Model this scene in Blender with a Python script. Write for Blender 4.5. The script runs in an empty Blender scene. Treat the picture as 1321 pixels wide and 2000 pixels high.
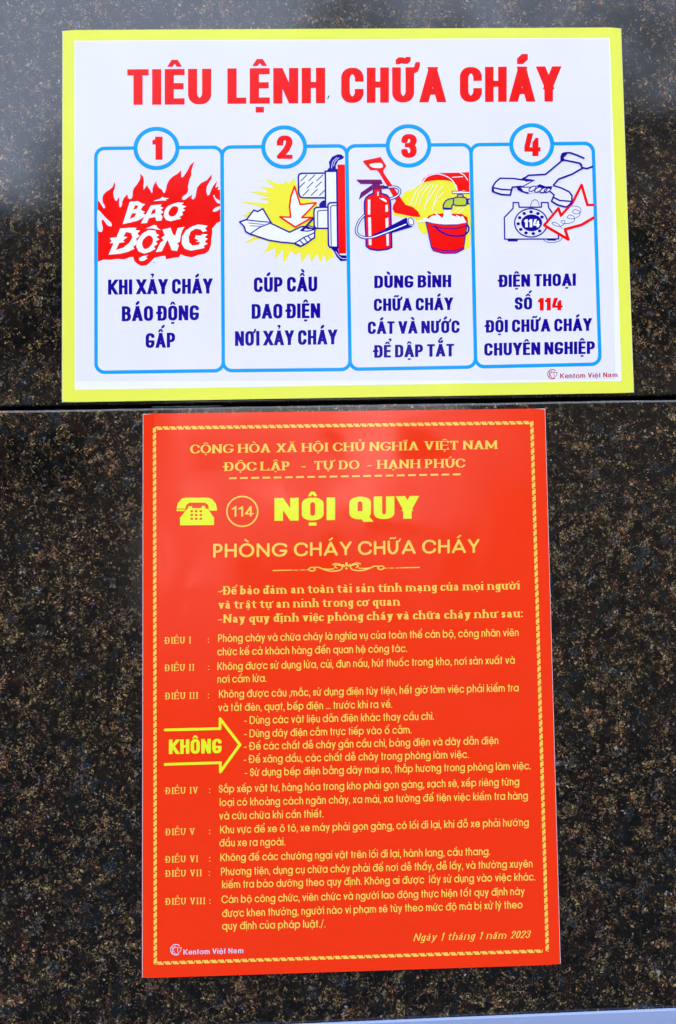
import bpy, math, random, unicodedata
from mathutils import Vector, Matrix
from mathutils.geometry import delaunay_2d_cdt

sc = bpy.context.scene
C = sc.collection

# ------------------------------------------------------------------ camera, sky, sun, exposure
PW, PH = 1321.0, 2000.0                     # size of the photograph the lay-out was measured in
FPX = 2000.0
Z0 = 1.40                                   # height of the middle of the red notice above the ground
CP = (-0.0276, 0.0767, 0.7459)              # camera: right, up, out from the wall
RX, RY, RZ = 0.0669, -0.0286, -0.0209
def rotm(rx, ry, rz):
    return Matrix.Rotation(rz, 3, 'Z') @ Matrix.Rotation(ry, 3, 'Y') @ Matrix.Rotation(rx, 3, 'X')
RM = rotm(RX, RY, RZ)
def wb(x, y, z):                            # wall coordinates (right, up, out) to world
    return Vector((x, -z, y + Z0))
cam_d = bpy.data.cameras.new('camera')
cam = bpy.data.objects.new('camera', cam_d); C.objects.link(cam)
cr, cu, cb = RM.col[0], RM.col[1], RM.col[2]
T = lambda v: Vector((v[0], -v[2], v[1]))
m3 = Matrix((T(cr), T(cu), T(cb))).transposed()
cam.matrix_world = Matrix.Translation(wb(*CP)) @ m3.to_4x4()
cam_d.sensor_fit = 'VERTICAL'; cam_d.sensor_height = 36; cam_d.lens = 36 * FPX / PH
cam_d.clip_start = 0.01; cam_d.clip_end = 3000
sc.camera = cam

SUN_EL, SUN_AZ = 42.0, 25.0                 # the sun stands behind the wall, which is in shade
world = bpy.data.worlds.new('World'); sc.world = world; world.use_nodes = True
nt = world.node_tree; bg = nt.nodes['Background']
sky = nt.nodes.new('ShaderNodeTexSky'); sky.sky_type = 'NISHITA'; sky.sun_disc = False
sky.sun_elevation = math.radians(SUN_EL); sky.sun_rotation = math.radians(SUN_AZ)
sky.dust_density = 4.0; sky.air_density = 1.0; sky.ozone_density = 1.0
veil = nt.nodes.new('ShaderNodeMixRGB'); veil.inputs[0].default_value = .55; veil.inputs[2].default_value = (5.6, 6.1, 7.4, 1)   # thin bright cloud over the whole sky
nt.links.new(sky.outputs[0], veil.inputs[1])
nt.links.new(veil.outputs[0], bg.inputs[0]); bg.inputs[1].default_value = 0.15
sd = bpy.data.lights.new('sun', 'SUN'); sd.energy = 2.0; sd.angle = math.radians(0.5); sd.color = (1, .95, .88)
sun = bpy.data.objects.new('sun', sd); C.objects.link(sun)
az, el = math.radians(SUN_AZ), math.radians(SUN_EL)
to_sun = Vector((math.sin(az) * math.cos(el), math.cos(az) * math.cos(el), math.sin(el)))
sun.rotation_euler = to_sun.to_track_quat('Z', 'Y').to_euler(); sun.location = (0, 4, 6)
sc.view_settings.view_transform = 'Standard'; sc.view_settings.look = 'None'
sc.view_settings.exposure = 2.4; sc.view_settings.gamma = 1.0

def pin(u, v, z):                           # where the line of sight through a measured point meets a plane z out from the wall
    d = RM @ Vector((u - PW / 2, PH / 2 - v, -FPX))
    t = (z - CP[2]) / d[2]
    return (CP[0] + d[0] * t, CP[1] + d[1] * t)

# ------------------------------------------------------------------ materials
def lin(c):
    f = lambda v: v / 12.92 if v <= .04045 else ((v + .055) / 1.055) ** 2.4
    return tuple(f(x / 255) for x in c) + (1,)
def ink(name, col, rough=.1, spec=.16, var=.04):
    m = bpy.data.materials.new(name); m.use_nodes = True; n = m.node_tree.nodes; l = m.node_tree.links
    b = n['Principled BSDF']; b.inputs['Roughness'].default_value = rough
    b.inputs['Specular IOR Level'].default_value = spec
    tc = n.new('ShaderNodeTexCoord'); nz = n.new('ShaderNodeTexNoise'); nz.inputs['Scale'].default_value = 22; nz.inputs['Detail'].default_value = 6
    l.new(tc.outputs['Object'], nz.inputs['Vector'])
    mx = n.new('ShaderNodeMixRGB'); c = lin(col)
    mx.inputs[1].default_value = tuple(min(1, x * (1 - var)) for x in c[:3]) + (1,)
    mx.inputs[2].default_value = tuple(min(1, x * (1 + var)) for x in c[:3]) + (1,)
    l.new(nz.outputs['Fac'], mx.inputs[0]); l.new(mx.outputs[0], b.inputs['Base Color'])
    sm = n.new('ShaderNodeTexNoise'); sm.inputs['Scale'].default_value = 14; sm.inputs['Detail'].default_value = 7; sm.inputs['Distortion'].default_value = 1.2
    l.new(tc.outputs['Object'], sm.inputs['Vector'])
    mr = n.new('ShaderNodeMapRange'); mr.inputs[1].default_value = .35; mr.inputs[2].default_value = .7; mr.inputs[3].default_value = rough * .6; mr.inputs[4].default_value = rough * 2.6
    l.new(sm.outputs['Fac'], mr.inputs[0]); l.new(mr.outputs[0], b.inputs['Roughness'])
    nb = n.new('ShaderNodeTexNoise'); nb.inputs['Scale'].default_value = 9; nb.inputs['Detail'].default_value = 2
    l.new(tc.outputs['Object'], nb.inputs['Vector'])
    bp = n.new('ShaderNodeBump'); bp.inputs['Strength'].default_value = .25; bp.inputs['Distance'].default_value = .0008
    l.new(nb.outputs['Fac'], bp.inputs['Height']); l.new(bp.outputs[0], b.inputs['Normal'])
    return m
M = {
 'yellow': ink('yellow_print', (238, 238, 84)),
 'white': ink('white_print', (246, 242, 240)),
 'field': ink('pale_field_print', (236, 230, 236)),
 'red': ink('red_print', (250, 14, 8)),
 'blue': ink('navy_print', (26, 4, 140)),
 'cyan': ink('cyan_print', (8, 160, 226)),
 'burst': ink('lemon_print', (248, 234, 60)),
 'purple': ink('purple_print', (128, 16, 88)),
 'olive': ink('olive_print', (196, 206, 60)),
 'board_red': ink('vermilion_print', (253, 52, 8), spec=.6),
 'gold': ink('gold_print', (254, 208, 84), spec=.6),
 'lime': ink('lime_print', (238, 240, 40), spec=.6),
 'mark': ink('maker_mark_red', (190, 20, 40)),
 'pinkish': ink('maker_mark_white', (228, 200, 214)),
 'black': ink('speck_black', (20, 18, 24)),
 'sheet_blue': ink('periwinkle_plastic', (148, 162, 194), rough=.3),
}
MORD = list(M)

def granite():
    m = bpy.data.materials.new('polished_granite'); m.use_nodes = True; n = m.node_tree.nodes; l = m.node_tree.links
    b = n['Principled BSDF']
    tc = n.new('ShaderNodeTexCoord')
    def noise(scale, detail, rough=.6, dist=0, off=(0, 0, 0)):
        mp = n.new('ShaderNodeMapping'); mp.inputs['Location'].default_value = off
        l.new(tc.outputs['Object'], mp.inputs[0])
        t = n.new('ShaderNodeTexNoise'); t.inputs['Scale'].default_value = scale; t.inputs['Detail'].default_value = detail
        t.inputs['Roughness'].default_value = rough; t.inputs['Distortion'].default_value = dist
        l.new(mp.outputs[0], t.inputs['Vector']); return t
    def ramp(src, stops):
        r = n.new('ShaderNodeValToRGB'); e = r.color_ramp.elements
        while len(e) < len(stops): e.new(.5)
        for q, (p, c) in zip(e, stops): q.position = p; q.color = c
        l.new(src, r.inputs[0]); return r
    def mix(f, a, c, mode='MIX', fac=None):
        x = n.new('ShaderNodeMixRGB'); x.blend_type = mode
        if f is not None: l.new(f, x.inputs[0])
        else: x.inputs[0].default_value = fac
        l.new(a, x.inputs[1]); l.new(c, x.inputs[2]); return x
    g = lambda v: (v, v, v, 1)
    def math_(op, a, c=None, v=None):
        x = n.new('ShaderNodeMath'); x.operation = op; l.new(a, x.inputs[0])
        if c is not None: l.new(c, x.inputs[1])
        elif v is not None: x.inputs[1].default_value = v
        x.use_clamp = True; return x.outputs[0]
    # warp for the irregular crystals
    wn = noise(260, 5, .7)
    wv = n.new('ShaderNodeVectorMath'); wv.operation = 'SCALE'; wv.inputs['Scale'].default_value = .007
    sub = n.new('ShaderNodeVectorMath'); sub.operation = 'SUBTRACT'; sub.inputs[1].default_value = (.5, .5, .5)
    l.new(wn.outputs['Color'], sub.inputs[0]); l.new(sub.outputs[0], wv.inputs[0])
    add = n.new('ShaderNodeVectorMath'); l.new(tc.outputs['Object'], add.inputs[0]); l.new(wv.outputs[0], add.inputs[1])
    def voro(scale, feat='F1'):
        v = n.new('ShaderNodeTexVoronoi'); v.inputs['Scale'].default_value = scale; v.feature = feat
        l.new(add.outputs[0], v.inputs['Vector']); return v
    v1 = voro(150); v2 = voro(950); ve = voro(150, 'DISTANCE_TO_EDGE')
    sep = n.new('ShaderNodeSeparateColor'); l.new(v1.outputs['Color'], sep.inputs[0])
    sep2 = n.new('ShaderNodeSeparateColor'); l.new(v2.outputs['Color'], sep2.inputs[0])
    base = ramp(sep.outputs[0], [(0, (.0004, .0004, .0007, 1)), (.45, (.0008, .0007, .0007, 1)), (.62, (.004, .0028, .002, 1)),
                                 (.78, (.009, .004, .0018, 1)), (.90, (.005, .005, .003, 1)), (.96, (.003, .006, .008, 1))])
    hue = ramp(noise(75, 4, .7, .4, (7, 7, 1)).outputs['Fac'], [(.34, (.34, .30, .25, 1)), (.44, (.30, .17, .06, 1)), (.50, (.32, .25, .12, 1)), (.56, (.36, .13, .04, 1)), (.64, (.25, .26, .25, 1))])
    drift = ramp(noise(34, 4, .6, .5).outputs['Fac'], [(.34, g(.3)), (.6, g(1))])
    blot = ramp(noise(115, 6, .68, .8, (2, 5, 3)).outputs['Fac'], [(.38, g(.02)), (.50, g(.26)), (.62, g(.95))])
    fib = noise(760, 6, .85, .5, (3, 1, 2))
    grit = ramp(fib.outputs['Fac'], [(.47, g(.01)), (.56, g(.35)), (.66, g(1))])
    edge = ramp(ve.outputs['Distance'], [(0, g(1)), (.045, g(.35)), (.12, g(0))])
    em = ramp(noise(210, 4, .7, 0, (9, 2, 8)).outputs['Fac'], [(.48, g(0)), (.64, g(.6))])
    den = math_('MULTIPLY', blot.outputs[0], drift.outputs[0])
    inv = n.new('ShaderNodeMath'); inv.operation = 'SUBTRACT'; l.new(den, inv.inputs[0]); l.new(sep2.outputs[1], inv.inputs[1])
    a1 = math_('MULTIPLY', inv.outputs[0], v=7.0)
    g2 = ramp(fib.outputs['Fac'], [(.40, g(.35)), (.56, g(1))]); a1 = math_('MULTIPLY', a1, g2.outputs[0])
    a2 = math_('MULTIPLY', edge.outputs[0], em.outputs[0]); a2 = math_('MULTIPLY', a2, drift.outputs[0])
    amt = math_('ADD', a1, a2)
    cr2 = ramp(sep2.outputs[0], [(0, g(.08)), (.35, g(.22)), (.7, g(.55)), (.92, g(1.1)), (1, g(2.0))])
    hue2 = mix(None, hue.outputs[0], cr2.outputs[0], 'MULTIPLY', 1)
    c3 = mix(amt, base.outputs[0], hue2.outputs[0])
    # a few pale bluish crystals and bright mica points
    bl = ramp(sep.outputs[1], [(.972, g(0)), (.98, g(.5))])
    bm = math_('MULTIPLY', bl.outputs[0], grit.outputs[0])
    pale = n.new('ShaderNodeRGB'); pale.outputs[0].default_value = (.13, .17, .19, 1)
    c4 = mix(bm, c3.outputs[0], pale.outputs[0])
    sp = ramp(noise(900, 2, .5, 0, (5, 5, 5)).outputs['Fac'], [(.735, g(0)), (.77, g(.8))])
    wht = n.new('ShaderNodeRGB'); wht.outputs[0].default_value = (.36, .33, .30, 1)
    c5 = mix(sp.outputs[0], c4.outputs[0], wht.outputs[0])
    l.new(c5.outputs[0], b.inputs['Base Color'])
    rr = ramp(fib.outputs['Fac'], [(.3, g(.05)), (.7, g(.10))])
    l.new(rr.outputs[0], b.inputs['Roughness'])
    b.inputs['Specular IOR Level'].default_value = .7
    bp = n.new('ShaderNodeBump'); bp.inputs['Strength'].default_value = .04; bp.inputs['Distance'].default_value = .0002
    l.new(fib.outputs['Fac'], bp.inputs['Height']); l.new(bp.outputs[0], b.inputs['Normal'])
    return m
GR = granite()
def plain(name, col, rough=.7, var=.25, scale=3):
    m = bpy.data.materials.new(name); m.use_nodes = True; n = m.node_tree.nodes; l = m.node_tree.links
    b = n['Principled BSDF']; b.inputs['Roughness'].default_value = rough
    nz = n.new('ShaderNodeTexNoise'); nz.inputs['Scale'].default_value = scale; nz.inputs['Detail'].default_value = 8
    tc = n.new('ShaderNodeTexCoord'); l.new(tc.outputs['Object'], nz.inputs['Vector'])
    mx = n.new('ShaderNodeMixRGB'); mx.inputs[1].default_value = tuple(x * (1 - var) for x in col) + (1,)
    mx.inputs[2].default_value = tuple(min(1, x * (1 + var)) for x in col) + (1,)
    l.new(nz.outputs['Fac'], mx.inputs[0]); l.new(mx.outputs[0], b.inputs['Base Color']); return m
MORTAR = plain('dark_joint_filler', (.012, .011, .010))
PAVE = plain('dark_paving', (.026, .025, .025))
RENDERW = plain('dark_render', (.025, .024, .023))
LIGHTW = plain('pale_render', (.62, .60, .58))
GLASSD = plain('dark_window_glass', (.02, .022, .025), rough=.05)

# ------------------------------------------------------------------ object helpers
def mesh(name, verts, faces, mats, midx=None, parent=None, kind=None):
    me = bpy.data.meshes.new(name); me.from_pydata([tuple(v) for v in verts], [], faces)
    for q in mats: me.materials.append(q)
    if midx:
        for p, i in zip(me.polygons, midx): p.material_index = i
    me.validate(); me.update()
    o = bpy.data.objects.new(name, me); C.objects.link(o)
    if parent: o.parent = parent
    if kind: o['kind'] = kind
    return o
def empty(name, loc, label, cat):
    o = bpy.data.objects.new(name, None); C.objects.link(o); o.location = loc; o.empty_display_size = .05
    o['label'] = label; o['category'] = cat; return o
def boxv(x0, x1, y0, y1, z0, z1):
    v = [(x, y, z) for x in (x0, x1) for y in (y0, y1) for z in (z0, z1)]
    f = [(0, 1, 3, 2), (4, 6, 7, 5), (0, 4, 5, 1), (2, 3, 7, 6), (0, 2, 6, 4), (1, 5, 7, 3)]
    return v, f

# ------------------------------------------------------------------ 2-D union of strokes
def ccw(p):
    a = sum(p[i][0] * p[(i + 1) % len(p)][1] - p[(i + 1) % len(p)][0] * p[i][1] for i in range(len(p)))
    return p if a > 0 else p[::-1]
def hull(pts):
    pts = sorted(set((round(x, 7), round(y, 7)) for x, y in pts))
    if len(pts) < 3: return pts
    def half(ps):
        h = []
        for p in ps:
            while len(h) > 1 and (h[-1][0] - h[-2][0]) * (p[1] - h[-2][1]) - (h[-1][1] - h[-2][1]) * (p[0] - h[-2][0]) <= 1e-12: h.pop()
            h.append(p)
        return h
    a, b = half(pts), half(pts[::-1])
    return a[:-1] + b[:-1]
def union(polys, eps=1e-6):
    V, F = [], []
    for p in polys:
        if len(p) < 3: continue
        p = ccw(p); F.append(list(range(len(V), len(V) + len(p)))); V += [Vector(q) for q in p]
    r = delaunay_2d_cdt(V, [], F, 1, eps, True)
    vs, fs, of = r[0], r[2], r[5]
    keep = [tuple(f) for f, o in zip(fs, of) if len(o)]
    return [(v.x, v.y) for v in vs], keep
def sweep(path, nib):
    out = []
    if len(path) == 1: return [[(path[0][0] + a, path[0][1] + b) for a, b in nib]]
    for (x0, y0), (x1, y1) in zip(path, path[1:]):
        out.append(hull([(x0 + a, y0 + b) for a, b in nib] + [(x1 + a, y1 + b) for a, b in nib]))
    return out
def ssweep(path, st, S):
    # heavy sans: flat cut stems, rounded bends, diagonals cut level
    w, h = S['w'], S['h']; q = qnib(w, h); out = []; rnd = '*' in st
    if S['nib'] is not qnib: return sweep(path, S['nib'](w, h))
    soft = [(w / 2 * math.copysign(abs(math.cos(a)) ** .75, math.cos(a)), h / 2 * math.copysign(abs(math.sin(a)) ** .75, math.sin(a))) for a in (2 * math.pi * (k + .5) / 16 for k in range(16))]
    n = len(path)
    for i in range(n - 1):
        (x0, y0), (x1, y1) = path[i], path[i + 1]; dx, dy = x1 - x0, y1 - y0
        if rnd:
            ax = min(abs(dx), abs(dy)) < 1e-6
            if ax and i == 0 and not (abs(x0 - path[-1][0]) < 1e-6 and abs(y0 - path[-1][1]) < 1e-6):
                out.append(hull([(x0 + a, y0 + b) for a, b in q] + [(x1 + a, y1 + b) for a, b in soft])); continue
            if ax and i == n - 2 and not (abs(x1 - path[0][0]) < 1e-6 and abs(y1 - path[0][1]) < 1e-6):
                out.append(hull([(x1 + a, y1 + b) for a, b in q] + [(x0 + a, y0 + b) for a, b in soft])); continue
            out += sweep([path[i], path[i + 1]], soft if not (abs(dx) < 1e-6 and False) else q)
        elif abs(dy) > abs(dx) * .9 and abs(dx) > 1e-6:
            sg = 1 if dy > 0 else -1; e = dx / dy * h / 2 * sg; ww = w * (1 + .25 * abs(dx / dy)) / 2
            if (i > 0 and abs(path[i - 1][0] - x0) < 1e-6) or (i < n - 2 and abs(path[i + 2][0] - x1) < 1e-6): e = 0; ww = w / 2
            A = (x0 - e, y0 - sg * h / 2); Bq = (x1 + e, y1 + sg * h / 2)
            out.append([(A[0] - ww, A[1]), (A[0] + ww, A[1]), (Bq[0] + ww, Bq[1]), (Bq[0] - ww, Bq[1])])
        else: out += sweep([path[i], path[i + 1]], q)
    return out
def rnib(w, h, n=10):
    return [(w / 2 * math.cos(2 * math.pi * (k + .5) / n), h / 2 * math.sin(2 * math.pi * (k + .5) / n)) for k in range(n)]
def qnib(w, h):
    return [(-w / 2, -h / 2), (w / 2, -h / 2), (w / 2, h / 2), (-w / 2, h / 2)]

# ------------------------------------------------------------------ lettering drawn as pen strokes
O_ = ".5,1 0,1* 0,0* 1,0* 1,1* .5,1"
UP = {
 'A': "0,0 .5,1 1,0;.2,.26 .8,.26", 'B': "0,0 0,1;0,1 .93,1* .93,.53* 0,.53;0,.53 1,.53* 1,0* 0,0",
 'C': "1,.73 1,1* 0,1* 0,0* 1,0* 1,.27", 'D': "0,0 0,1;0,1 1,1* 1,0* 0,0", 'E': "1,1 0,1;0,1 0,0;0,0 1,0;0,.52 .9,.52",
 'F': "1,1 0,1;0,1 0,0;0,.5 .9,.5", 'G': "1,.8 1,1* 0,1* 0,0* 1,0* 1,.42 .6,.42", 'H': "0,0 0,1;1,0 1,1;0,.52 1,.52",
 'I': ".5,0 .5,1", 'K': "0,0 0,1;1,1 .1,.38;.32,.55 1,0", 'L': "0,1 0,0;0,0 1,0", 'M': "0,0 0,1 .5,.1 1,1 1,0",
 'N': "0,0 0,1 1,0 1,1", 'O': O_, 'P': "0,0 0,1;0,1 1,1* 1,.43* 0,.43", 'Q': O_ + ";.62,.22 1.02,-.14",
 'R': "0,0 0,1;0,1 1,1* 1,.48* 0,.48;.55,.48 1,0", 'S': "1,.74 1,1* 0,1* 0,.52* 1,.52* 1,0* 0,0* 0,.26",
 'T': "0,1 1,1;.5,1 .5,0", 'U': "0,1 0,0* 1,0* 1,1", 'V': "0,1 .5,0 1,1", 'X': "0,0 1,1;0,1 1,0",
 'Y': "0,1 .5,.42 1,1;.5,.42 .5,0",
 '0': O_, '1': "0,.8 .4,.84 1,1 1,0", '2': "0,.7 0,1* 1,1* 1,.55* 0,0 1,0",
 '3': "0,.76 0,1* 1,1* 1,.54* .4,.54;.4,.54 1,.54* 1,0* 0,0* 0,.24", '4': "1,.22 0,.22 .68,1 .68,0",
}
BW = O_
LO = {
 'a': BW + ";1,0 1,1", 'b': BW + ";0,0 0,2", 'c': "1,.8 1,1* 0,1* 0,0* 1,0* 1,.2", 'd': BW + ";1,0 1,2",
 'e': "0,.5 1,.5 1,1* 0,1* 0,0* 1,0* 1,.24", 'g': BW + ";1,1 1,-1* 0,-1* 0,-.7", 'h': "0,0 0,2;0,1 1,1* 1,0",
 'i': ".5,0 .5,1", 'k': "0,0 0,2;1,1 .1,.35;.3,.52 1,0", 'l': ".5,0 .5,2", 'm': "0,0 0,1;0,1 .5,1* .5,0;.5,1 1,1* 1,0",
 'n': "0,0 0,1;0,1 1,1* 1,0", 'o': BW, 'p': BW + ";0,1 0,-1", 'q': BW + ";1,1 1,-1", 'r': "0,0 0,1;0,.7 0,1* 1,1",
 's': "1,.8 1,1* 0,1* 0,.52* 1,.52* 1,0* 0,0* 0,.2", 't': ".45,1.75 .45,0;0,1 1,1", 'u': "0,1 0,0* 1,0;1,0 1,1",
 'v': "0,1 .5,0 1,1", 'x': "0,0 1,1;0,1 1,0", 'y': "0,1 .58,0;1,1 .25,-1",
}
LOS = dict(LO); LOS['a'] = ".05,.8 .05,1* .8,1* .8,0 1,0;.8,.56 0,.56* 0,0* .8,0"
LOS['t'] = ".38,1.55 .38,0* 1,0;-.15,1 1.1,1"; LOS['y'] = "0,1 .52,0;1,1 .4,-.6* .05,-1"
LOA = dict(LO); LOA['a'] = LOS['a'].replace(' 1,0;', ';')
WU_C = dict(A=.70, B=.63, C=.63, D=.63, E=.53, F=.5, G=.64, H=.62, I=0, K=.68, L=.5, M=.84, N=.66, O=.63, P=.6, Q=.63, R=.64, S=.6, T=.57, U=.62, V=.67, X=.68, Y=.64)
WU_G = dict(A=.82, B=.56, C=.82, D=.72, E=.5, F=.48, G=.88, H=.68, I=0, K=.62, L=.45, M=.95, N=.74, O=.88, P=.54, Q=.88, R=.56, S=.5, T=.5, U=.64, V=.72, X=.7, Y=.68)
WU_S = dict(A=.76, B=.68, C=.72, D=.74, E=.66, F=.62, G=.78, H=.80, I=.36, K=.78, L=.64, M=.96, N=.78, O=.78, P=.62, Q=.78, R=.72, S=.52, T=.66, U=.76, V=.74, X=.74, Y=.74)
WL_G = dict(a=.66, b=.66, c=.60, d=.66, e=.64, g=.64, h=.5, i=0, k=.48, l=0, m=.84, n=.5, o=.66, p=.66, q=.66, r=.27, s=.38, t=.32, u=.5, v=.5, x=.46, y=.52)
WL_S = dict(a=.56, b=.58, c=.46, d=.58, e=.48, g=.54, h=.64, i=.3, k=.6, l=.3, m=1.0, n=.68, o=.56, p=.62, q=.6, r=.5, s=.44, t=.46, u=.62, v=.56, x=.54, y=.56)
STY = {
 'title': dict(nib=qnib, w=.245, h=.175, WU=WU_C, r=.26, sb=.045, sp=.36, rx=.5, mk=.17, mh=.16),
 'caption': dict(nib=qnib, w=.24, h=.165, WU=WU_C, r=.27, sb=.042, sp=.22, rx=.5, mk=.12, mh=.13),
 'number': dict(nib=qnib, w=.25, h=.18, WU=WU_C, r=.28, sb=.04, sp=.2, rx=.5, mk=.12, mh=.12),
 'fat': dict(nib=qnib, w=.36, h=.19, WU={**WU_C, 'N': 1.02, 'O': .92, 'Q': .92, 'U': .88, 'Y': .86}, r=.24, sb=.06, sp=.3, rx=.5, mk=.17, mh=.14),
 'geo': dict(nib=rnib, w=.14, h=.135, WU=WU_G, WL=WL_G, LO=LO, r=.5, rl=.5, sb=.045, sp=.27, rx=.5, xh=.74, mk=.09, mh=.085),
 'geob': dict(nib=rnib, w=.15, h=.15, WU=WU_G, WL=WL_G, LO=LO, r=.5, rl=.5, sb=.06, sp=.27, rx=.5, xh=.74, mk=.12, mh=.11),
 'serif': dict(nib=rnib, w=.175, h=.075, WU=WU_S, WL=WL_S, LO=LOS, r=.5, rl=.5, sb=.012, sp=.25, rx=.5, xh=.68, mk=.11, mh=.075, ser=.055),
 'serifl': dict(nib=rnib, w=.16, h=.075, WU=WU_S, WL=WL_S, LO=LOS, r=.5, rl=.5, sb=.045, sp=.4, rx=.5, xh=.68, mk=.1, mh=.07, ser=.07),
 'serifi': dict(nib=rnib, w=.14, h=.07, WU=WU_S, WL=WL_S, LO=LOS, r=.5, rl=.5, sb=.05, sp=.42, rx=.5, xh=.68, mk=.1, mh=.07, ser=.03, sl=.28),
 'arialb': dict(nib=rnib, w=.18, h=.12, WU=WU_C, WL=WL_G, LO=LOA, r=.45, rl=.45, sb=.05, sp=.3, rx=.5, xh=.74, mk=.1, mh=.09),
 'arial': dict(nib=rnib, w=.14, h=.13, WU=WU_C, WL=WL_G, LO=LOA, r=.45, rl=.45, sb=.06, sp=.3, rx=.5, xh=.74, mk=.1, mh=.09),
}
def path_of(s, rx, ry):
    pts = []
    for q in s.split():
        rd = q.endswith('*'); x, y = q.rstrip('*').split(','); pts.append((float(x), float(y), rd))
    out = []
    for i, (x, y, rd) in enumerate(pts):
        if not rd: out.append((x, y)); continue
        ends = []
        for j in (i - 1, i + 1):
            px, py, pr = pts[j]; dx, dy = px - x, py - y; L = math.hypot(dx, dy)
            lim = L / 2 if pr else L
            a = min(lim, rx if abs(dx) > abs(dy) else ry)
            ends.append((x + dx / L * a, y + dy / L * a))
        (ax, ay), (bx, by) = ends
        for k in range(7):
            t = k / 6 * math.pi / 2; ct, st = 1 - math.sin(t), 1 - math.cos(t)
            out.append((x + (ax - x) * ct + (bx - x) * st, y + (ay - y) * ct + (by - y) * st))
    res = [out[0]]
    for p in out[1:]:
        if math.hypot(p[0] - res[-1][0], p[1] - res[-1][1]) > 1e-4: res.append(p)
    return res
GC = {}
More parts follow.
